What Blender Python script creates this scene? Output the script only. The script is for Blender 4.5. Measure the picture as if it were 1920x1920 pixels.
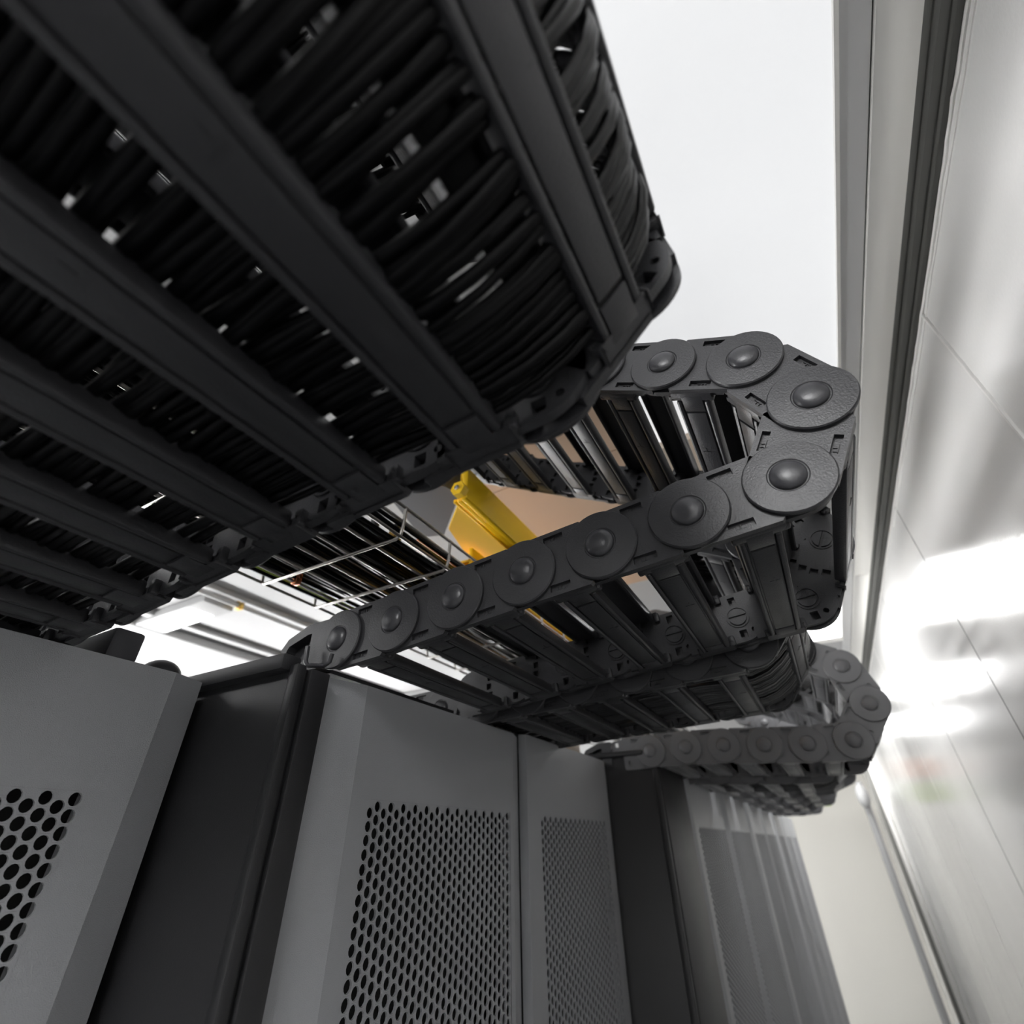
import bpy, bmesh, math, random
from mathutils import Vector, Matrix, Quaternion
random.seed(7)
for o in list(bpy.data.objects): bpy.data.objects.remove(o)
C = bpy.context.scene.collection
U = 0.6            # one modelling unit (a rack door width) in metres
EYE = 1.9          # camera height
def W(x, y=None, z=None):
    if z is None: x, y, z = x
    return Vector((x * U, y * U, z * U + EYE))

# ---------------------------------------------------------------- camera
cam_d = bpy.data.cameras.new('camera'); cam = bpy.data.objects.new('camera', cam_d); C.objects.link(cam)
F = 914.91
RX = Vector((0.87104022, 0.49105547, -0.01238833))      # image right in world axes
RD = Vector((-0.28721993, 0.48869083, -0.823824))       # image down
RF = Vector((-0.39848921, 0.72114201, 0.56671028))      # view direction
cam.matrix_world = Matrix.Translation(W(0, 0, 0)) @ Matrix((( RX.x, -RD.x, -RF.x), (RX.y, -RD.y, -RF.y), (RX.z, -RD.z, -RF.z))).to_4x4()
cam_d.sensor_width = 36; cam_d.sensor_fit = 'HORIZONTAL'; cam_d.lens = 36 * F / 1920
cam_d.clip_start = 0.02; cam_d.clip_end = 100
cam_d.dof.use_dof = True; cam_d.dof.focus_distance = 0.66; cam_d.dof.aperture_fstop = 3.2
bpy.context.scene.camera = cam
# ---------------------------------------------------------------- world, exposure
wd = bpy.data.worlds.new('world'); bpy.context.scene.world = wd; wd.use_nodes = True
wd.node_tree.nodes['Background'].inputs[0].default_value = (0.8, 0.85, 1, 1)
wd.node_tree.nodes['Background'].inputs[1].default_value = 0.15
vs = bpy.context.scene.view_settings
vs.view_transform = 'Standard'; vs.look = 'None'; vs.gamma = 1; vs.use_curve_mapping = False
vs.exposure = 1.15

# ---------------------------------------------------------------- materials
def mat(name, col, rough=0.5, metal=0.0, bump=0.0, bscale=200, spec=0.5, emit=None, var=0.0, vscale=6, coat=0):
    m = bpy.data.materials.new(name); m.use_nodes = True
    nt = m.node_tree; b = nt.nodes['Principled BSDF']
    b.inputs['Base Color'].default_value = (*col, 1)
    b.inputs['Roughness'].default_value = rough
    b.inputs['Metallic'].default_value = metal
    b.inputs['Specular IOR Level'].default_value = spec
    b.inputs['Coat Weight'].default_value = coat
    tc = nt.nodes.new('ShaderNodeTexCoord')
    n = nt.nodes.new('ShaderNodeTexNoise'); n.inputs['Scale'].default_value = bscale; n.inputs['Detail'].default_value = 4
    nt.links.new(tc.outputs['Object'], n.inputs['Vector'])
    if bump:
        bp = nt.nodes.new('ShaderNodeBump'); bp.inputs['Strength'].default_value = bump; bp.inputs['Distance'].default_value = 0.002
        nt.links.new(n.outputs['Fac'], bp.inputs['Height']); nt.links.new(bp.outputs['Normal'], b.inputs['Normal'])
    n2 = nt.nodes.new('ShaderNodeTexNoise'); n2.inputs['Scale'].default_value = vscale; n2.inputs['Detail'].default_value = 3
    nt.links.new(tc.outputs['Object'], n2.inputs['Vector'])
    mr = nt.nodes.new('ShaderNodeMapRange'); mr.inputs['To Min'].default_value = max(0, rough - 0.05 - var); mr.inputs['To Max'].default_value = rough + 0.05 + var
    nt.links.new(n2.outputs['Fac'], mr.inputs['Value']); nt.links.new(mr.outputs['Result'], b.inputs['Roughness'])
    if emit:
        b.inputs['Emission Color'].default_value = (*emit[0], 1); b.inputs['Emission Strength'].default_value = emit[1]
    return m
M = dict(
    plastic = mat('black_plastic', (0.026, 0.026, 0.029), 0.36, bump=0.25, bscale=500, var=0.08, vscale=20),
    plastic_lit = mat('black_plastic_lit', (0.12, 0.12, 0.125), 0.4, bump=0.2, bscale=500, var=0.08, vscale=20),  # black chain plastic lightened to imitate brighter light on the far chains
    plastic2 = mat('black_plastic_polished', (0.032, 0.032, 0.036), 0.32, bump=0.1, bscale=300),
    cable = mat('black_cable', (0.002, 0.002, 0.0024), 0.3, spec=0.14),
    cable_gloss = mat('glossy_black_cable', (0.008, 0.008, 0.009), 0.2),
    orange = mat('orange_cable', (0.75, 0.22, 0.02), 0.4),
    green = mat('green_yellow_cable', (0.35, 0.5, 0.03), 0.4),
    steel = mat('zinc_wire', (0.48, 0.46, 0.43), 0.3, metal=1.0),
    door = mat('grey_powdercoat', (0.31, 0.317, 0.33), 0.38, bump=0.35, bscale=900, spec=0.6),
    black = mat('black_powdercoat', (0.018, 0.018, 0.02), 0.45, bump=0.2, bscale=900),
    inside = mat('rack_interior', (0.004, 0.004, 0.004), 0.8),
    wall = mat('white_wall_panel', (0.80, 0.795, 0.78), 0.17, bump=0.14, bscale=130, spec=0.6, coat=0.2),
    caulk = mat('white_sealant', (0.72, 0.71, 0.69), 0.35, bump=0.8, bscale=60),
    paint = mat('white_ceiling_paint', (0.42, 0.42, 0.42), 0.6, bump=0.05),
    alu = mat('brushed_aluminium', (0.80, 0.79, 0.76), 0.38, metal=0.6),
    alu_grey = mat('grey_aluminium', (0.52, 0.52, 0.52), 0.45, metal=0.3),
    gasket = mat('dark_gasket', (0.17, 0.17, 0.16), 0.5),
    tan = mat('tan_panel', (0.58, 0.42, 0.31), 0.5, bump=0.1),
    beige = mat('beige_panel', (0.66, 0.56, 0.46), 0.5, bump=0.1),
    yellow = mat('yellow_plastic', (1.0, 0.62, 0.015), 0.35),
    brass = mat('brass', (0.7, 0.45, 0.12), 0.35, metal=0.9),
    copper = mat('copper', (0.65, 0.25, 0.12), 0.35, metal=0.8),
    grey = mat('dark_grey_sheet', (0.07, 0.07, 0.08), 0.5, bump=0.1),
    floor = mat('grey_floor', (0.20, 0.205, 0.21), 0.4, bump=0.1, bscale=40),
    endwall = mat('cream_wall', (0.86, 0.84, 0.78), 0.5),
    lamp = mat('lamp_diffuser', (0.9, 0.9, 0.9), 0.4, emit=((1, 1, 1), 9.0)),
    lamp_soft = mat('lamp_diffuser_soft', (0.5, 0.5, 0.5), 0.5, emit=((0.97, 0.98, 1), 0.31)),
    lamp_b = mat('lamp_diffuser_aisle', (0.9, 0.9, 0.9), 0.4, emit=((1, 1, 1), 5.0)),
    lamp_c = mat('lamp_diffuser_far', (0.9, 0.9, 0.9), 0.4, emit=((1, 1, 1), 4.5)),
    fill_w = mat('fill_diffuser_wall', (0.9, 0.9, 0.9), 0.4, emit=((1, 1, 1), 26.0)),  # glow of the added fill lights on the left wall
    screw = mat('steel_screw', (0.6, 0.6, 0.6), 0.25, metal=1),
)

# ---------------------------------------------------------------- mesh builder (unit coordinates)
class MB:
    def __init__(s): s.v = []; s.f = []; s.sm = None
    def add(s, vs, fs):
        n = len(s.v); s.v += [tuple(v) for v in vs]; s.f += [tuple(i + n for i in f) for f in fs]; return s
    def box(s, x0, x1, y0, y1, z0, z1, bev=0):
        if bev <= 0:
            vs = [(x, y, z) for x in (x0, x1) for y in (y0, y1) for z in (z0, z1)]
            return s.add(vs, [(0, 1, 3, 2), (4, 6, 7, 5), (0, 4, 5, 1), (2, 3, 7, 6), (0, 2, 6, 4), (1, 5, 7, 3)])
        bm = bmesh.new(); bmesh.ops.create_cube(bm, size=1)
        for v in bm.verts: v.co = Vector(((x0 + x1) / 2 + v.co.x * (x1 - x0), (y0 + y1) / 2 + v.co.y * (y1 - y0), (z0 + z1) / 2 + v.co.z * (z1 - z0)))
        bmesh.ops.bevel(bm, geom=bm.edges[:], offset=min(bev, .49 * min(abs(x1 - x0), abs(y1 - y0), abs(z1 - z0))), segments=2, affect='EDGES', profile=.5)
        return s.bm(bm)
    def bm(s, bm):
        bm.verts.index_update()
        s.add([v.co[:] for v in bm.verts], [[v.index for v in f.verts] for f in bm.faces]); bm.free(); return s
    def prism_xz(s, loops, y0, y1, tip=0.0):
        # outline (first loop) with holes, in the x-z plane, extruded from y0 to y1
        bm = bmesh.new()
        for lp in loops:
            vs = [bm.verts.new((x, 0, z)) for x, z in lp]
            for i in range(len(vs)): bm.edges.new((vs[i], vs[(i + 1) % len(vs)]))
        bmesh.ops.triangle_fill(bm, use_beauty=True, use_dissolve=False, edges=bm.edges[:])
        n0 = len(bm.verts); bm.verts.index_update()
        base = [v.co.copy() for v in bm.verts]; tris = [[v.index for v in f.verts] for f in bm.faces]
        bm.free()
        V = [(c.x, y0, c.z) for c in base] + [(c.x, y1, c.z) for c in base]
        Fs = [t for t in tris] + [[i + n0 for i in reversed(t)] for t in tris]
        k = 0
        for lp in loops:
            m = len(lp)
            for i in range(m):
                a, b = k + i, k + (i + 1) % m
                Fs.append((a, b, b + n0, a + n0))
            k += m
        return s.add(V, Fs)
    def lathe_y(s, cx, cz, prof, n=32, y0=0, sgn=1):
        # prof: (radius, y) pairs revolved round the y axis
        V = []; Fs = []
        for r, y in prof:
            for i in range(n):
                a = 2 * math.pi * i / n
                V.append((cx + r * math.cos(a), y0 + sgn * y, cz + r * math.sin(a)))
        for j in range(len(prof) - 1):
            for i in range(n):
                a = j * n + i; b = j * n + (i + 1) % n
                Fs.append((a, b, b + n, a + n))
        Fs.append(tuple(range(n))); Fs.append(tuple(range((len(prof) - 1) * n, len(prof) * n)))
        return s.add(V, Fs)
    def tube(s, pts, r, n=8):
        s.sm = 60; pts = [Vector(p) for p in pts]; V = []; Fs = []
        up = Vector((0, 0, 1)); t0 = (pts[1] - pts[0]).normalized()
        nrm = t0.cross(up)
        if nrm.length < .1: nrm = t0.cross(Vector((1, 0, 0)))
        nrm.normalize()
        for i, p in enumerate(pts):
            t = (pts[min(i + 1, len(pts) - 1)] - pts[max(i - 1, 0)]).normalized()
            nrm = (nrm - t * nrm.dot(t)).normalized(); bn = t.cross(nrm)
            for k in range(n):
                a = 2 * math.pi * k / n
                V.append(p + (nrm * math.cos(a) + bn * math.sin(a)) * r)
        for i in range(len(pts) - 1):
            for k in range(n):
                a = i * n + k; b = i * n + (k + 1) % n
                Fs.append((a, b, b + n, a + n))
        Fs.append(tuple(range(n))); Fs.append(tuple(range((len(pts) - 1) * n, len(pts) * n)))
        return s.add(V, Fs)
    def quadprism(s, poly, z0, z1):
        n = len(poly)
        V = [(x, y, z0) for x, y in poly] + [(x, y, z1) for x, y in poly]
        Fs = [tuple(range(n)), tuple(range(2 * n - 1, n - 1, -1))] + [(i, (i + 1) % n, (i + 1) % n + n, i + n) for i in range(n)]
        return s.add(V, Fs)
    def mesh(s, name, m, smooth=25):
        smooth = s.sm if s.sm and smooth else smooth
        me = bpy.data.meshes.new(name)
        me.from_pydata([(x * U, y * U, z * U) for x, y, z in s.v], [], s.f)
        bm = bmesh.new(); bm.from_mesh(me); bmesh.ops.recalc_face_normals(bm, faces=bm.faces[:])
        bm.to_mesh(me); bm.free()
        me.materials.append(m)
        if smooth:
            for p in me.polygons: p.use_smooth = True
            me.set_sharp_from_angle(angle=math.radians(smooth))
        return me
    def build(s, name, m, parent=None, loc=None, smooth=25):
        o = bpy.data.objects.new(name, s.mesh(name, m, smooth)); C.objects.link(o)
        if parent: o.parent = parent
        elif loc is None: o.location = (0, 0, EYE)
        if loc is not None: o.location = W(loc) if not parent else Vector(loc) * U
        return o

def tag(o, label, cat, group=None, kind=None):
    o['label'] = label; o['category'] = cat
    if group: o['group'] = group
    if kind: o['kind'] = kind
    return o
def struct(o, label=None, cat=None):
    o['kind'] = 'structure'
    if label: o['label'] = label
    if cat: o['category'] = cat
    return o
def thing(name, label, cat, loc=(0, 0, 0), group=None):
    o = bpy.data.objects.new(name, None); C.objects.link(o); o.location = W(loc); o.empty_display_size = .05
    return tag(o, label, cat, group)
def centred(mb, name, m, label, cat, group=None, smooth=25):
    # a one-mesh thing with its origin at the centre of its base
    xs = [v[0] for v in mb.v]; ys = [v[1] for v in mb.v]; zs = [v[2] for v in mb.v]
    c = ((min(xs) + max(xs)) / 2, (min(ys) + max(ys)) / 2, min(zs))
    mb.v = [(x - c[0], y - c[1], z - c[2]) for x, y, z in mb.v]
    o = mb.build(name, m, None, c, smooth)
    if label: tag(o, label, cat, group)
    return o

# ================================================================ ROOM
CZ = 1.75; WX = 0.87; Y0 = -4.5; Y1 = 16.0; XL = -7.0; FZ = -EYE / U
struct(centred(MB().box(XL, WX + .2, Y0, Y1, FZ - .1, FZ), 'floor', M['floor'], None, None), 'grey floor of the aisle', 'floor')
struct(centred(MB().box(XL, WX + .2, Y0, Y1, CZ, CZ + .1), 'ceiling', M['paint'], None, None), 'white painted ceiling over the racks and aisle', 'ceiling')
struct(centred(MB().box(XL - .1, XL, Y0, Y1, FZ, CZ), 'wall_left', M['paint'], None, None), 'white wall far behind the racks', 'wall')
struct(centred(MB().box(XL, WX + .2, Y0 - .1, Y0, FZ, CZ), 'wall_back', M['paint'], None, None), 'white wall behind the camera', 'wall')
struct(centred(MB().box(XL, WX + .2, Y1, Y1 + .1, FZ, CZ), 'wall_end', M['endwall'], None, None), 'cream wall at the far end of the aisle', 'wall')
# right wall: large glossy panels with thin vertical gaps
mb = MB(); ys = [Y0] + [0.28 + 1.525 * k for k in range(-2, 11)]; ys = [y for y in ys if Y0 <= y < Y1] + [Y1]
for a, b in zip(ys[:-1], ys[1:]): mb.box(WX, WX + .06, a + .003, b - .003, FZ, CZ, .004)
mb.box(WX + .04, WX + .1, Y0, Y1, FZ, CZ)
struct(centred(mb, 'wall_right', M['wall'], None, None, None, 0), 'glossy white panelled wall along the aisle', 'wall')
# sealant beads: along the top edge and down the panel joints
random.seed(3)
mb = MB()
pts = [(WX - .002 + random.uniform(-.0015, .0015), y, 1.715 + random.uniform(-.004, .004)) for y in [Y0 + .06 * i for i in range(int((Y1 - Y0) / .06))]]
mb.tube(pts, .007, 6)
pts = [(WX - .001, y, 1.69 + .004 * math.sin(y * 5) + random.uniform(-.002, .002)) for y in [.6 + .05 * i for i in range(60)]]
mb.tube(pts, .003, 5)
struct(centred(mb, 'trim_1', M['caulk'], None, None), 'bead of white sealant under the ceiling profile', 'trim')
n = 2
for y in ys[1:-1]:
    r = .009 if y < 2.5 else .0025
    pts = [(WX + .001, y + random.uniform(-.002, .002), z) for z in [1.71 - .05 * i for i in range(96)]]
    struct(centred(MB().tube(pts, r, 6), 'trim_%d' % n, M['caulk'] if y < 2.5 or y > 6 else M['gasket'], None, None), None, None); n += 1
# ceiling profiles along the wall
struct(centred(MB().box(.590, .662, Y0, Y1, 1.725, CZ - .002), 'trim_%d' % n, M['alu_grey'], None, None), 'grey flat profile beside the light panels', 'trim'); n += 1
for a, b in ((Y0, 4.30), (4.305, 10.5), (10.505, Y1)):
    struct(centred(MB().box(.666, .772, a, b, 1.712, CZ - .002, .003), 'trim_%d' % n, M['alu'], None, None), 'pale aluminium ceiling profile', 'trim'); n += 1
mb = MB().box(.772, WX, Y0, Y1, 1.735, CZ - .002).box(.80, .815, Y0, Y1, 1.728, 1.74, .003).box(.84, .852, Y0, Y1, 1.728, 1.74, .003)
struct(centred(mb, 'trim_%d' % n, M['gasket'], None, None), 'dark recessed profile between aluminium strip and wall', 'trim'); n += 1
for y in (2.42, 4.18, 5.90, 7.5, 9.4):
    struct(centred(MB().box(-.42, .588, y - .04, y + .04, 1.715, CZ - .002, .003), 'trim_%d' % n, M['alu'], None, None), 'pale crosswise ceiling profile', 'trim'); n += 1

# ceiling light panels above the aisle
def panel_light(x0, x1, y0, y1, m, label, group=None):
    c = ((x0 + x1) / 2, (y0 + y1) / 2, 1.745)
    t = thing('ceiling_light', label, 'ceiling light', c, group)
    hx = (x1 - x0) / 2; hy = (y1 - y0) / 2
    MB().box(-hx, hx, -hy, -hy + .02, -.025, 0).box(-hx, hx, hy - .02, hy, -.025, 0).box(-hx, -hx + .012, -hy, hy, -.025, 0).box(hx - .012, hx, -hy, hy, -.025, 0).build('frame', M['alu'], t, (0, 0, 0))
    MB().box(-hx + .012, hx - .012, -hy + .02, hy - .02, -.012, -.004).build('diffuser', m, t, (0, 0, 0))
panel_light(-.40, .588, -.90, 2.34, M['lamp_soft'], 'large dim translucent light panel over the nearest cable chains')
panel_light(-.40, .588, -3.9, -.98, M['lamp'], 'bright light panel in the ceiling behind the camera')
panel_light(-.40, .588, 4.28, 5.84, M['lamp_b'], 'bright square light panel seen just under the big chain bend')
panel_light(-.40, .588, 7.6, 9.2, M['lamp_c'], 'bright light panel above the distant chains, beyond the one under the chain bend')
panel_light(-.40, .588, 10.6, 12.6, M['lamp_c'], 'farthest bright light panel, toward the end of the aisle')
# ceiling luminaire far left, box type
t = thing('ceiling_lamp', 'white box-shaped lamp on the ceiling behind the racks, glowing bottom', 'lamp', (-4.45, 2.1, 1.745))
MB().box(-.50, .50, -.13, .13, -.07, 0, .008).build('housing', M['paint'], t, (0, 0, 0))
MB().box(-.40, .28, -.10, .10, -.078, -.069).build('diffuser', M['lamp'], t, (0, 0, 0))
for i, (px, py) in enumerate(((-3.2, -1.2), (-2.6, 4.6), (-4.6, 5.5), (-2.6, 8.8), (-4.6, -2.5), (-2.6, 12))):
    t = thing('ceiling_lamp', ['white box lamp on the ceiling behind the nearest rack', 'white box lamp above the cable tray beyond the yellow duct', 'white box lamp near the left wall', 'white box lamp above the far racks', 'white box lamp in the rear left corner', 'white box lamp above the last racks'][i], 'lamp', (px, py, 1.745))
    MB().box(-.50, .50, -.25, .25, -.07, 0, .008).build('housing', M['paint'], t, (0, 0, 0))
    MB().box(-.46, .46, -.21, .21, -.078, -.069).build('diffuser', M['lamp'], t, (0, 0, 0))
for i, y in enumerate((-1.5, 2.2, 6.0, 10.5)):  # unseen fill lights, added to brighten undersides above the racks
    t = thing('wall_lamp_or_fill', ['added fill light on the left wall, rear corner', 'added fill light on the left wall behind the wide rack', 'added fill light on the left wall beyond the tray', 'added fill light on the left wall near the end'][i], 'lamp', (XL + .01, y, .1))
    MB().box(0, .08, -1.2, 1.2, -.35, .35, .01).build('housing', M['paint'], t, (0, 0, 0))
    MB().box(.079, .088, -1.15, 1.15, -.3, .3).build('diffuser', M['fill_w'], t, (0, 0, 0))
# ceiling pipes / profiles behind the racks
centred(MB().tube([(-3.85, y, 1.70) for y in (-1, 3, 8, 15.9)], .022, 12), 'conduit', M['alu_grey'], 'round grey conduit with a brass clamp along the white ceiling', 'pipe')
centred(MB().box(-3.77, -3.74, -1, 15.9, 1.70, 1.747, .006), 'ceiling_rail', M['paint'], 'narrow white rail beside the grey ceiling conduit', 'rail')
centred(MB().box(-3.885, -3.815, 2.20, 2.235, 1.665, 1.749, .004), 'pipe_clamp', M['brass'], 'brass clamp holding the ceiling conduit', 'clamp')
centred(MB().box(-4.75, -4.66, -1, 15.9, 1.70, 1.747, .01), 'ceiling_rail', M['paint'], 'flat white rail under the box-shaped lamp', 'rail')
centred(MB().box(-5.15, -4.93, -1, 15.9, 1.66, 1.747, .03), 'ceiling_duct', M['paint'], 'wide white duct along the ceiling left of the lamp', 'duct')

# ================================================================ RACKS
DX = .0245; DZ = .0285
def perforated(cols, rows):
    # hexagonal cells, each a ring between cell border and hole; y to the right, z down from 0, front at x=0
    mb = MB(); R = DX / 1.5; h = .0117
    for c in range(cols):
        for r in range(rows):
            cy = R + c * DX; cz = -DZ / 2 - r * DZ - (DZ / 2 if c % 2 == 0 else 0)
            V = []
            for k in range(6):
                a = math.radians(60 * k); V.append((0, cy + R * math.cos(a), cz + R * math.sin(a)))
            for k in range(12):
                a = math.radians(30 * k); V.append((0, cy + h * math.cos(a), cz + h * 1.04 * math.sin(a)))
            for k in range(12):
                a = math.radians(30 * k); V.append((-.006, cy + h * math.cos(a), cz + h * 1.04 * math.sin(a)))
            Fs = []
            for k in range(6):
                k2 = (k + 1) % 6; i0 = 6 + 2 * k; i1 = 7 + 2 * k; i2 = 6 + (2 * k + 2) % 12
                Fs += [(k, i1, i0), (k, k2, i1), (k2, i2, i1)]
            for k in range(12): Fs.append((6 + k, 6 + (k + 1) % 12, 18 + (k + 1) % 12, 18 + k))
            mb.add(V, Fs)
    H = DZ / 2; zt = lambda c: -(H if c % 2 == 0 else 0)
    for c in range(cols):
        cy = R + c * DX; zb = zt(c) - rows * DZ
        if c % 2 == 0: mb.add([(0, cy - R / 2, -H), (0, cy + R / 2, -H), (0, cy + R / 2, 0), (0, cy - R / 2, 0)], [(0, 1, 2, 3)])
        else: mb.add([(0, cy - R / 2, zb), (0, cy + R / 2, zb), (0, cy + R / 2, zb - H), (0, cy - R / 2, zb - H)], [(0, 1, 2, 3)])
        if c < cols - 1:
            y0 = cy + R / 2; y1 = cy + R; a, b = zt(c), zt(c + 1)
            lo = (y1, b) if b < a else (y0, a)
            mb.add([(0, y0, a), (0, y1, b), (0, lo[0], 0)], [(0, 1, 2)])
            e = lambda q: zt(q) - rows * DZ
            hi = (y0, y1)[0 if e(c) > e(c + 1) else 1]
            mb.add([(0, y0, e(c)), (0, y1, e(c + 1)), (0, hi, -rows * DZ - H)], [(0, 1, 2)])
    for c, sg in ((0, -1), (cols - 1, 1)):
        cy = R + c * DX; ye = cy + sg * R; yi = cy + sg * R / 2
        mb.add([(0, ye, 0), (0, yi, 0), (0, yi, zt(c)), (0, ye, zt(c))], [(0, 1, 2, 3)])
        for rr in range(rows):
            a = zt(c) - rr * DZ
            mb.add([(0, yi, a), (0, ye, a), (0, ye, a - H)], [(0, 1, 2)]); mb.add([(0, yi, a - DZ), (0, ye, a - DZ), (0, ye, a - H)], [(0, 1, 2)])
        b = zt(c) - rows * DZ
        mb.add([(0, ye, b), (0, yi, b), (0, yi, -rows * DZ - H), (0, ye, -rows * DZ - H)], [(0, 1, 2, 3)])
    return mb
perf_mesh = perforated(28, 104).mesh('perforated_panel', M['door'], 0)
PW = 27 * DX + 2 * DX / 1.5; PH = 104 * DZ + DZ / 2
def rack(X, ya, yb, pa, pb, zt, label, depth=1.6, cl=.03, cr=.03, ptop=.104, group=None, bandl=.1, bandr=.09):
    t = thing('server_rack', label, 'server rack', (X - depth / 2, (ya + yb) / 2, FZ), group)
    ox, oy, oz = X - depth / 2, (ya + yb) / 2, FZ
    L = lambda x, y, z: (x - ox, y - oy, z - oz)
    def bx(mb, x0, x1, y0, y1, z0, z1, b=0): return mb.box(x0 - ox, x1 - ox, y0 - oy, y1 - oy, z0 - oz, z1 - oz, b)
    body = MB()
    bx(body, X - depth, X - .05, ya + .004, ya + .03, FZ + .05, zt - .012); bx(body, X - depth, X - .05, yb - .03, yb - .004, FZ + .05, zt - .012)
    bx(body, X - depth, X - .05, ya + .004, yb - .004, zt - .04, zt - .012); bx(body, X - depth, X - .05, ya + .004, yb - .004, FZ, FZ + .05)
    bx(body, X - depth, X - depth + .03, ya + .004, yb - .004, FZ + .05, zt - .012)
    body.build('cabinet', M['black'], t, (0, 0, 0))
    ins = MB(); bx(ins, X - .16, X - .13, ya + .03, yb - .03, FZ + .05, zt - .04); ins.build('interior_panel', M['inside'], t, (0, 0, 0))
    # door: profile in y (with chamfered side bands) and opening for the perforation
    g = .008; a, b = ya + g, yb - g
    prof = [(a, -cl), (a + bandl, 0), (pa, 0), (pb, 0), (b - bandr, 0), (b, -cr)]
    zs = [FZ + .06, ptop - PH, ptop, zt]
    d = MB(); th = .014
    for j in range(3):
        for i in range(5):
            if j == 1 and i == 2: continue
            (y0, x0), (y1, x1) = prof[i], prof[i + 1]
            V = [L(X + x0, y0, zs[j]), L(X + x1, y1, zs[j]), L(X + x1, y1, zs[j + 1]), L(X + x0, y0, zs[j + 1])]
            d.add(V, [(0, 1, 2, 3)])
    # returned edges: top, sides
    P = [(y, X + x) for y, x in prof]
    for i in range(5):
        (y0, x0), (y1, x1) = P[i], P[i + 1]
        d.add([L(x0, y0, zt), L(x1, y1, zt), L(x1 - .035, y1, zt + .004), L(x0 - .035, y0, zt + .004)], [(0, 1, 2, 3)])
        d.add([L(x0 - .035, y0, zt + .004), L(x1 - .035, y1, zt + .004), L(x1 - .035, y1, FZ + .06), L(x0 - .035, y0, FZ + .06)], [(0, 1, 2, 3)] if i in (0, 1, 3, 4) else [])
    for y, x in (P[0], P[-1]): d.add([L(x, y, zs[0]), L(x, y, zt), L(x - .035, y, zt), L(x - .035, y, zs[0])], [(0, 1, 2, 3)])
    dm = d.mesh('door', M['door'], 0)
    bm = bmesh.new(); bm.from_mesh(dm); bmesh.ops.remove_doubles(bm, verts=bm.verts[:], dist=.0002); bmesh.ops.recalc_face_normals(bm, faces=bm.faces[:]); bm.to_mesh(dm); bm.free()
    do = bpy.data.objects.new('door', dm); C.objects.link(do); do.parent = t
    p = bpy.data.objects.new('perforated_panel', perf_mesh); C.objects.link(p); p.parent = do
    p.location = Vector(L(X - .001, pa, ptop)) * U; p.scale = (1, (pb - pa) / PW, 1)
    return t
rack(-1.3, -.27, .742, -.126, .566, .362, 'nearest grey rack with perforated door, lowest left corner', bandr=.085, ptop=.104)
rack(-1.3, -1.29, -.28, -1.15, -.45, .362, 'grey rack beside the camera, left of the nearest one')
rack(-1.0, .862, 1.885, 1.046, 1.762, .366, 'wide grey perforated rack directly under the long cable chain', bandl=.12, cl=.035)
rack(-1.0, 1.889, 2.855, 2.003, 2.714, .378, 'grey perforated rack right of the thin door gap, ending at the black corner', bandl=.05, bandr=.07, cl=.0, cr=.02)
far = [(3.43, 4.68, 3.63, 4.57), (4.69, 5.97, 4.80, 5.88), (5.98, 7.18, 6.25, 7.07), (7.19, 8.45, 7.30, 8.30), (8.46, 9.7, 8.65, 9.50), (9.72, 11.0, 9.9, 10.8), (11.02, 12.3, 11.2, 12.1)]
words = ['first pale grey rack after the black corner post', 'second pale grey rack after the black corner post', 'third pale grey rack after the black corner post', 'fourth pale grey rack in the far row', 'fifth pale grey rack in the far row', 'sixth pale grey rack in the far row', 'last pale grey rack at the end of the far row']
for (a, b, c, d), w in zip(far, words):
    rack(-.745, a, b, c, d, .385, w, ptop=.095, group='far row of racks')
# black corner cabinets where the rack line steps forward
def corner(x0, x1, y0, y1, zt, label):
    t = thing('corner_post', label, 'rack filler', ((x0 + x1) / 2, (y0 + y1) / 2, FZ))
    hx = (x1 - x0) / 2; hy = (y1 - y0) / 2; H = zt - FZ
    MB().box(-hx, hx - .012, -hy, hy, 0, H, .004).build('side_panel', M['black'], t, (0, 0, 0))
    mb = MB(); mb.box(hx - .03, hx, -hy - .008, -hy + .022, 0, H + .006, .008); mb.box(hx - .012, hx + .004, -hy + .03, hy, 0, H, .004)
    mb.build('edge_profile', M['black'], t, (0, 0, 0))
    return t
corner(-2.6, -1.0, .765, .855, .362, 'black side panel and corner post between the nearest rack and the wide one')
corner(-2.2, -.74, 2.87, 3.42, .40, 'black box-like corner post right of the third rack')
# hidden-frame beam towards the chain mount
centred(MB().box(-1.75, -1.03, .735, .79, .352, .392, .008), 'support_beam', M['black'], 'black horizontal beam on the rack top leading to the chain bracket', 'beam')
centred(MB().box(-2.1, -.80, 2.84, 2.9, .40, .425, .008), 'support_beam', M['black'], 'black beam on top of the corner post of the far row', 'beam')
# small things on the nearest rack's roof
centred(MB().box(-1.62, -1.335, .50, .57, .366, .44, .01), 'roof_box', M['grey'], 'dark grey block on the nearest rack roof, half under the chain', 'box')
mb = MB(); V = [(.045, 0), (.045, .03), (.04, .04), (.02, .05)]
for i in range(24): pass
bmm = bmesh.new(); bmesh.ops.create_uvsphere(bmm, u_segments=24, v_segments=12, radius=.05)
for v in bmm.verts: v.co = Vector((v.co.x - 1.40, v.co.y + .66, max(v.co.z * .9, 0) + .366))
mb.bm(bmm); centred(mb, 'cable_grommet', M['plastic2'], 'round black domed grommet on the nearest rack roof', 'grommet')

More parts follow.
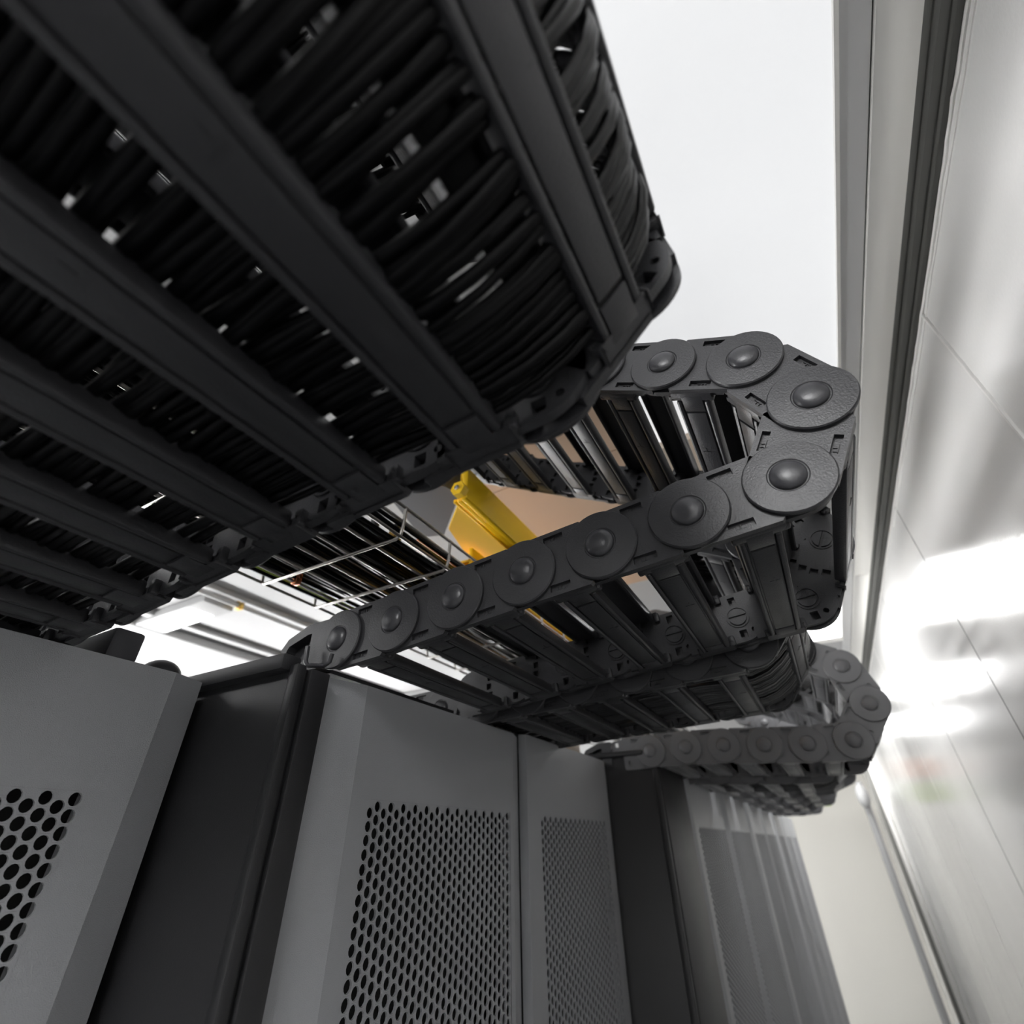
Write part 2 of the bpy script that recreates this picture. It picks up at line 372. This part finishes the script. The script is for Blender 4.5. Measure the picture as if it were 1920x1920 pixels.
# ================================================================ CABLE CHAINS
P_ = .186; R_ = .079; WD = .645; TH = .028
def arc(cx, cz, r, a0, a1, n):
    return [(cx + r * math.cos(math.radians(a0 + (a1 - a0) * i / n)), cz + r * math.sin(math.radians(a0 + (a1 - a0) * i / n))) for i in range(n + 1)]
def rect(x0, x1, z0, z1): return [(x0, z0), (x1, z0), (x1, z1), (x0, z1)]
def side_plate(mb, y_out, s, kind):
    # s=+1: plate whose outer face looks to -y (inside at +y); s=-1 mirrored
    Y = lambda y: y_out + s * y
    def pr(loops, a, b): mb.prism_xz(loops, Y(a), Y(b))
    # body skin with pockets, then core
    body = [(0.0, -R_), (.146, -R_), (.152, -R_ + .006), (.152, R_ - .006), (.146, R_), (0.0, R_)]
    if kind == 0: pk = [rect(.056, .104, .053, .069), rect(.056, .104, -.069, -.053)]
    else: pk = [rect(.056, .100, -.069, -.053), arc(.118, .045, .010, 0, 360 * 15 / 16, 15)]
    pr([body] + pk, 0, .009)
    pr([body], .0092, .0142)
    # glyph relief inside the pockets
    for lp in pk[:2 if kind == 0 else 1]:
        x0, z0 = lp[0]; x1, z1 = lp[2]
        mb.box(x0 + .012, x0 + .032, Y(.0065), Y(.0095), z0 + .004, z0 + .0055)
        mb.box(x0 + .014, x0 + .016, Y(.0065), Y(.0095), z0 + .004, z1 - .003)
        mb.box(x0 + .022, x0 + .024, Y(.0065), Y(.0095), z0 + .006, z1 - .003)
    # outer disc with bevelled rim
    prof = [(R_, 0), (R_, -.0075), (R_ - .0025, -.0105), (R_ * .6, -.0118), (.036, -.012), (.034, -.0105), (.0, -.0105)]
    mb.lathe_y(0, 0, [(r, y) for r, y in prof[:-1]] , 40, y_out, s)
    # inner tongue reaching round the next joint
    tongue = arc(P_, 0, .0725, -90, 90, 16) + [(.03, .0725), (.03, -.0725)]
    hole = [rect(P_ - .010, P_ + .010, .039, .062), rect(P_ - .010, P_ + .010, -.062, -.039), arc(P_ + .030, -.044, .007, 0, 330, 11)] + [rect(P_ + .103 * math.cos(math.radians(a)) - .009, P_ + .103 * math.cos(math.radians(a)) + .009, .103 * math.sin(math.radians(a)) - .010, .103 * math.sin(math.radians(a)) + .010) for a in (146, 163.5, 180, 196.5, 214)]
    pr([tongue] + hole, .0145, TH)
    # inner slotted boss
    for a in (1, -1):
        mb.prism_xz([arc(P_, 0, .024, a * 90 - 82, a * 90 + 82, 12)], Y(TH - .001), Y(TH + .006))
    mb.prism_xz([arc(P_, 0, .031, 0, 360 * 23 / 24, 23), arc(P_, 0, .0275, 0, 360 * 23 / 24, 23)], Y(TH), Y(TH + .004))
    # flange along both edges that carries the crossbars
    for z in (-1, 1):
        mb.box(.055, .150, Y(.0135), Y(TH + .012), z * R_ - (.012 if z > 0 else 0), z * R_ + (.012 if z < 0 else 0), .003)
def plate_mb(kind, y, s):
    mb = MB(); side_plate(mb, y, s, kind); return mb
def bar_mb(z):
    # crossbar: core, two rounded rims, recessed panel and end plates; z=+1 or -1 side
    mb = MB(); o = z * R_; y0 = TH + .002; y1 = WD - TH - .002
    lo = lambda a, b: (min(o - z * a, o - z * b), max(o - z * a, o - z * b))
    za, zb = lo(.004, .016); mb.box(.066, .138, y0, y1, za, zb, .003)
    za, zb = lo(-.0025, .027); mb.box(.0625, .0755, y0 + .012, y1 - .012, za, zb, .0065); mb.box(.1275, .1415, y0 + .012, y1 - .012, za, zb, .0065)
    za, zb = lo(-.0005, .006); mb.box(.0795, .1245, y0 + .056, y1 - .056, za, zb, .001)
    mb.box(.078, .126, y0 - .004, y0 + .048, za, zb, .001); mb.box(.078, .126, y1 - .048, y1 + .004, za, zb, .001)
    za, zb = lo(-.0015, .001); mb.box(.098, .118, y0 + .215, y0 + .218, za, zb); mb.box(.107, .109, y0 + .2, y0 + .217, za, zb)
    # curled end feet
    for ya, yb in ((y0 - .004, y0 + .012), (y1 - .012, y1 + .004)):
        za, zb = lo(.0, .030); mb.box(.140, .158, ya, yb, za, zb, .005)
        za, zb = lo(.0, .022); mb.box(.052, .064, ya, yb, za, zb, .004)
    return mb
def hub_mb(kind, y_out, s):
    mb = MB(); prof = [(.0315, -.0095), (.0315, -.0135)]
    for k in range(1, 7):
        a = k / 6 * math.pi / 2 * .92; prof.append((.0305 * math.cos(a), -.0135 - .0105 * math.sin(a)))
    mb.lathe_y(0, 0, prof, 28, y_out, s); return mb
LM = [[plate_mb(k, y, s).mesh('side_plate', M[('plastic', 'plastic_lit')[k]], 30) for y, s in ((0, 1), (WD, -1))] for k in (0, 1)]
BM = [[bar_mb(z).mesh('crossbar', M[m], 25) for z in (-1, 1)] for m in ('plastic', 'plastic_lit')]
HM = [[hub_mb(0, y, s).mesh('pivot_cap', M[m], 50) for y, s in ((0, 1), (WD, -1))] for m in ('plastic2', 'plastic_lit')]
def walk(pts):
    # same pitch between all joints, following the given points
    out = [Vector((pts[0][0], 0, pts[0][1]))]; pts = [Vector((x, 0, z)) for x, z in pts]; i = 1
    while i < len(pts):
        d = (pts[i] - out[-1]); out.append(out[-1] + d.normalized() * P_); i += 1
    return out
def by_angles(start, angs):
    out = [Vector((start[0], 0, start[1]))]
    for a in angs: out.append(out[-1] + Vector((math.cos(math.radians(a)), 0, math.sin(math.radians(a)))) * P_)
    return out
def chain(joints, Y, label, flip=False, kind=0, group=None, skip=()):
    t = thing('cable_chain', label, 'cable chain', (joints[0].x, Y, joints[0].z), group)
    js = joints if not flip else joints
    org = joints[0].copy()
    for i in range(len(js) - 1):
        a, b = (js[i], js[i + 1]) if not flip else (js[i + 1], js[i])
        d = b - a
        for q in (0, 1):
            lk = bpy.data.objects.new('side_plate', LM[kind][q]); C.objects.link(lk); lk.parent = t
            lk.location = (a - org) * U
            lk.rotation_euler = (0, -math.atan2(d.z, d.x), 0)
            h = bpy.data.objects.new('pivot_cap', HM[kind][q]); C.objects.link(h); h.parent = lk
            if q == 0:
                for w in (0, 1):
                    c = bpy.data.objects.new('crossbar', BM[kind][w]); C.objects.link(c); c.parent = lk
    return t
def smooth_path(joints, k=5):
    out = []
    n = len(joints)
    for i in range(n - 1):
        p0 = joints[max(i - 1, 0)]; p1 = joints[i]; p2 = joints[i + 1]; p3 = joints[min(i + 2, n - 1)]
        for s in range(k):
            t = s / k
            out.append(.5 * ((2 * p1) + (-p0 + p2) * t + (2 * p0 - 5 * p1 + 4 * p2 - p3) * t * t + (-p0 + 3 * p1 - 3 * p2 + p3) * t ** 3))
    out.append(joints[-1]); return out
def chain_cables(joints, Y, n, rr, label, group, ylo=.06, yhi=None, layers=3, zlo=-.05, zhi=.03, m='cable'):
    path = smooth_path(joints); N = len(path)
    yhi = yhi or WD - .06
    for c in range(n):
        y = ylo + (yhi - ylo) * ((c + random.uniform(.1, .9)) / n)
        off = zlo + (zhi - zlo) * ((c * 7) % (layers * 2 + 1)) / (layers * 2)
        r = rr * random.uniform(.8, 1.25); ph = random.uniform(0, 6); am = random.uniform(.003, .02)
        pts = []
        for i, p in enumerate(path):
            q = path[min(i + 1, N - 1)] - path[max(i - 1, 0)]; q.normalize(); nn = Vector((-q.z, 0, q.x))
            w = p + nn * (off + am * .3 * math.sin(i * .23 + ph * 2))
            pts.append((w.x, Y + min(yhi, max(ylo, y + am * math.sin(i * .17 + ph))), w.z))
        centred(MB().tube(pts, r, 7), 'cable', M[m], label, 'cable', group)
# --- chain over the wide rack (main)
j2 = walk([(-1.008, .459), (-.825, .472), (-.64, .491), (-.461, .508), (-.277, .524), (-.088, .541), (.093, .556), (.190, .712), (.119, .876), (-.042, .968), (-.205, 1.062), (-.367, 1.152), (-.53, 1.24), (-.69, 1.33), (-.85, 1.42), (-1.01, 1.51)])
chain(j2, .872, 'large black cable chain with the sharp bend beside the ceiling profile, in focus')
# --- nearest chain, out of focus overhead
j1 = by_angles((j2[0].x - .285, j2[0].z - .018), [2.4, 4.1, 4.1, 3.4, 3.3, 2.9, 46, 96, 126, 150, 152, 152, 152, 152, 150])
for k in range(5): j1.insert(0, j1[0] + Vector((-P_, 0, .003)))
chain(j1, .42 - WD, 'nearest cable chain, blurred, filling the upper left overhead')
random.seed(11)
chain_cables(j1, .42 - WD, 72, .0068, 'thin black cable inside the nearest blurred cable chain', 'cables inside the nearest chain')
# --- twin chain just behind the main one
j2b = by_angles((-1.376, .43), [2, 3, 3, 3, 3, 3, 3, 50, 98, 150, 158])
chain(j2b, 1.58, 'black cable chain full of cables directly behind and below the main one')
chain_cables(j2b, 1.58, 26, .007, 'black cable inside the chain behind the main one', 'cables inside the second chain', m='cable_gloss')
# --- third chain, smaller in view, at the far row
j3 = walk([(-.945, .41), (-.758, .415), (-.571, .417), (-.385, .410), (-.197, .395), (-.011, .383), (.175, .381), (.288, .528), (.234, .708), (.075, .80), (-.09, .88), (-.25, .96), (-.42, 1.03), (-.6, 1.1)])
chain(j3, 2.86, 'clean black cable chain, lightened in colour as if lit, with round caps above the far rack row', flip=True, kind=1)
specs = [(3.62, -.93, .40, (-2, -3, -3, -3, -2, 35, 60, 110, 150, 155, 155), 'second chain over the far rack row, hidden behind the round-capped one'),
         (4.45, -.95, .42, (-2, -3, -3, -3, 0, 20, 60, 110, 150, 155, 155), 'third chain over the far rack row, sagging'),
         (5.3, -.95, .42, (-2, -3, -3, -2, 5, 60, 110, 150, 155, 155), 'fourth chain over the far rack row'),
         (6.3, -.95, .42, (-2, -3, -3, 0, 5, 60, 110, 150, 155, 155), 'fifth chain over the far rack row'),
         (7.4, -.95, .42, (-2, -3, 0, 5, 50, 110, 150, 155, 155), 'sixth chain over the far rack row'),
         (8.6, -.95, .42, (-2, -3, 0, 5, 60, 110, 150, 155), 'last small chain over the far rack row')]
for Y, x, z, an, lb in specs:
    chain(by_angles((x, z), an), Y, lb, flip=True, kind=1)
chain_cables(by_angles(specs[0][1:3], specs[0][3]), 3.62, 14, .008, 'black cable in the second chain of the far row', 'cables in the second far chain')

# end brackets of the chains
def bracket(x, Y, z, label, ang=0):
    t = thing('chain_bracket', label, 'bracket', (x, Y, z))
    out = [(-.145, -.062), (-.15, .012), (-.128, .04), (-.055, .068), (.02, .07), (.02, -.062)]
    inn = [(-.13, -.035), (-.125, .008), (-.118, .018), (-.05, .04), (-.035, .04), (-.035, -.035)]
    MB().prism_xz([out, inn], 0, .03).prism_xz([out], .03, .04).box(-.15, .02, .04, WD - .04, -.066, -.056).build('mounting_plate', M['plastic'], t, (0, 0, 0))
    MB().lathe_y(-.105, -.018, [(.010, 0), (.010, -.006), (.006, -.009)], 12, .03, 1).build('bolt', M['screw'], t, (0, 0, 0))
    return t
bracket(-1.075, .862, .452, 'black end bracket with a bolt where the main chain meets the rack top')
bracket(-1.0, 2.865, .41, 'black end bracket of the round-capped far chain')
# wire hook clip at the main bracket
centred(MB().tube([(-1.075, .83, .44), (-1.07, .83, .40), (-1.06, .832, .388), (-1.01, .84, .382), (-.995, .842, .39), (-.992, .842, .41)], .006, 8), 'wire_hook', M['plastic2'], 'bent black wire hook on the corner post below the chain bracket', 'hook')

# ================================================================ BASKET TRAY
t = thing('wire_cable_tray', 'long steel wire basket tray hanging behind the racks, full of black cables', 'cable tray', (-1.245, 2, .8))
for k in range(7):
    x = -.318 + .106 * k
    MB().tube([(x, -3, 0), (x, 0, 0), (x, 4, 0)], .0055, 8).build('long_wire', M['steel'], t, (0, 0, 0))
for x, z in ((-.325, .05), (.325, .05), (.33, .10)):
    MB().tube([(x, -3, z), (x, 0, z), (x, 4, z)], .0055, 8).build('long_wire', M['steel'], t, (0, 0, 0))
cm = MB().tube([(-.327, 0, .055), (-.326, 0, .03), (-.322, 0, .005), (-.305, 0, -.008), (.305, 0, -.008), (.322, 0, .005), (.327, 0, .03), (.33, 0, .105)], .0055, 8).mesh('cross_wire', M['steel'])
for k in range(28):
    o = bpy.data.objects.new('cross_wire', cm); C.objects.link(o); o.parent = t; o.location = (0, (.955 - 2 + .243 * (k - 12)) * U * 1, 0)
    if .955 + .243 * (k - 12) < -1 or .955 + .243 * (k - 12) > 6: pass
random.seed(5)
for k in range(64):
    x0 = -1.245 + random.uniform(-.20, .29); zz = .812 + .05 * random.random(); r = random.uniform(.006, .011)
    if k > 54: x0 = random.uniform(-1.555, -1.50)
    ph = random.uniform(0, 6); am = random.uniform(.005, .03)
    pts = [(max(-1.56, min(-.935, x0 + am * math.sin(y * 1.3 + ph))), y, zz + .006 * math.sin(y * 2 + ph)) for y in [-1 + .25 * i for i in range(29)]]
    centred(MB().tube(pts, r, 6), 'cable', M['cable'], 'black cable lying in the wire basket tray', 'cable', 'cables in the basket tray')
for dx in (0, .02):
    centred(MB().tube([(-1.49 - dx + .02 * math.sin(y), y, .815) for y in [-.5 + .3 * i for i in range(16)]], .008, 6), 'earth_cable', M['green'], 'green and yellow earth cable in the wire basket tray', 'cable', 'earth cables in the tray')
centred(MB().box(-1.47, -1.44, 1.0, 1.025, .79, .85, .006).box(-1.475, -1.435, 1.005, 1.02, .81, .83, .003), 'cable_clamp', M['copper'], 'small copper clamp beside the earth cable in the tray', 'clamp')

# ================================================================ YELLOW DUCT, PANELS
t = thing('fibre_duct', 'bright yellow cable duct with ribbed edge above the wire tray', 'duct', (-1.05, 2, 1.2))
X0 = 1.05; YY = 2
mb = MB(); mb.quadprism([(-.955 + X0, 1.31 - YY), (-1.16 + X0, 1.50 - YY), (-1.24 + X0, 1.80 - YY), (-1.24 + X0, 3.4 - YY), (-.955 + X0, 3.4 - YY)], .0, .012)
mb.build('trough', M['yellow'], t, (0, 0, 0))
MB().box(.095, .125, -.70, 1.4, -.035, .12, .004).box(.06, .095, -.68, 1.4, -.022, .012, .004).box(.035, .05, -.67, 1.4, -.012, .004, .003).build('ribbed_edge', M['yellow'], t, (0, 0, 0))
MB().prism_xz([arc(.10, .0, .034, 0, 300, 5)], -.735, -.70).build('end_cap', M['yellow'], t, (0, 0, 0))
MB().lathe_y(.10, 0, [(.011, 0), (.011, -.006), (.005, -.008)], 12, -.735, 1).build('bolt', M['screw'], t, (0, 0, 0))
t2 = thing('fibre_duct', 'lower darker yellow cable duct beside the tray', 'duct', (-1.19, 2.2, 1.1))
MB().box(-.02, .05, -.55, 1.4, 0, .012).box(.045, .06, -.55, 1.4, -.02, .07).build('trough', M['yellow'], t2, (0, 0, 0))
for k in range(7):
    x = -1.262 + .013 * k
    centred(MB().tube([(x, 1.36 + .25 * i, 1.085) for i in range(9)], .006, 6), 'fibre_cable', M['orange'], 'thin orange cable running below the yellow duct', 'cable', 'orange cables by the yellow duct')
for i, (x, y) in enumerate(((-1.085, 1.095), (-1.125, 1.03))):
    t = thing('hex_spacer', ['brass hexagonal fitting with black cap, right of its twin', 'brass hexagonal fitting with black cap, left of its twin'][i], 'fitting', (x, y, .90), 'fittings by the tray')
    MB().prism_xz([arc(0, .02, .018, 0, 300, 5)], -.02, .02).build('nut', M['brass'], t, (0, 0, 0))
    MB().box(-.012, .012, -.012, .012, .03, .07, .004).build('cap', M['plastic'], t, (0, 0, 0))
centred(MB().box(-1.19, -.365, 1.5, 1.822, 1.60, 1.64).box(-1.19, -.365, 1.828, 3.3, 1.60, 1.64), 'ceiling_panel', M['tan'], 'tan panel hanging below the ceiling behind the yellow duct', 'panel')
centred(MB().box(-.36, -.03, 1.93, 3.3, 1.60, 1.64), 'ceiling_panel', M['beige'], 'pale beige panel right of the tan ceiling panel', 'panel')
centred(MB().quadprism([(-1.045, 1.413), (-1.31, 1.66), (-1.42, 1.62), (-1.30, 1.15), (-1.15, 1.1)], 1.30, 1.42), 'grey_cover', M['grey'], 'dark grey sheet cover left of the yellow duct', 'cover')
# yellow bracket where the main chain's upper run ends
t = thing('chain_bracket', 'yellow bracket with two holes at the far upper end of the main chain', 'bracket', (-1.05, 1.50, 1.47))
MB().prism_xz([[(-.09, -.06), (.06, -.06), (.06, .05), (-.05, .06)], arc(-.04, -.01, .014, 0, 330, 11), arc(.03, -.02, .014, 0, 330, 11)], 0, .02).build('plate', M['yellow'], t, (0, 0, 0))
for lb, m, z in (('orange board added high on the end wall for its reflection in the glossy wall', 'orange', 1.25), ('green board added for its reflection, on the end wall below the orange one', 'green', .75)):  # plain boards added only to tint the reflection in the glossy wall
    centred(MB().box(-.70, -.02, Y1 - .03, Y1, z, z + .38, .004), 'reflection_board', M[m], lb, 'board')
# far end: door frame and white pipe on the end of the right wall
centred(MB().box(.80, .87, 12.3, 12.6, FZ, 1.2, .01), 'door_post', M['alu'], 'pale aluminium post on the far end of the glossy wall', 'post')
centred(MB().box(.74, .80, 12.45, 12.6, FZ, 1.2, .005), 'door_seal', M['gasket'], 'dark strip beside the far aluminium post', 'strip')
centred(MB().tube([(.60, 13.2, z) for z in (FZ, -1, 1.0)], .06, 12), 'drain_pipe', M['paint'], 'white vertical pipe at the far end of the aisle', 'pipe')
bmm = bmesh.new(); bmesh.ops.create_uvsphere(bmm, u_segments=20, v_segments=12, radius=.14)
for v in bmm.verts: v.co = Vector((v.co.x * .8 + .58, v.co.y + 13, v.co.z * 1.5 + .75))
centred(MB().bm(bmm), 'wall_lamp_or_fill', M['paint'], 'rounded white lamp on the far white pipe', 'lamp')
centred(MB().box(-2.2, -1.7, 3.6, 4.2, .40, .9, .01), 'junction_box', M['beige'], 'beige box on the far racks behind the chain bracket', 'box')
centred(MB().box(-.60, -.53, .91, .96, .575, .60, .005), 'cable_clip', M['black'], 'small black clip peeking over the long run of the main chain', 'clip')
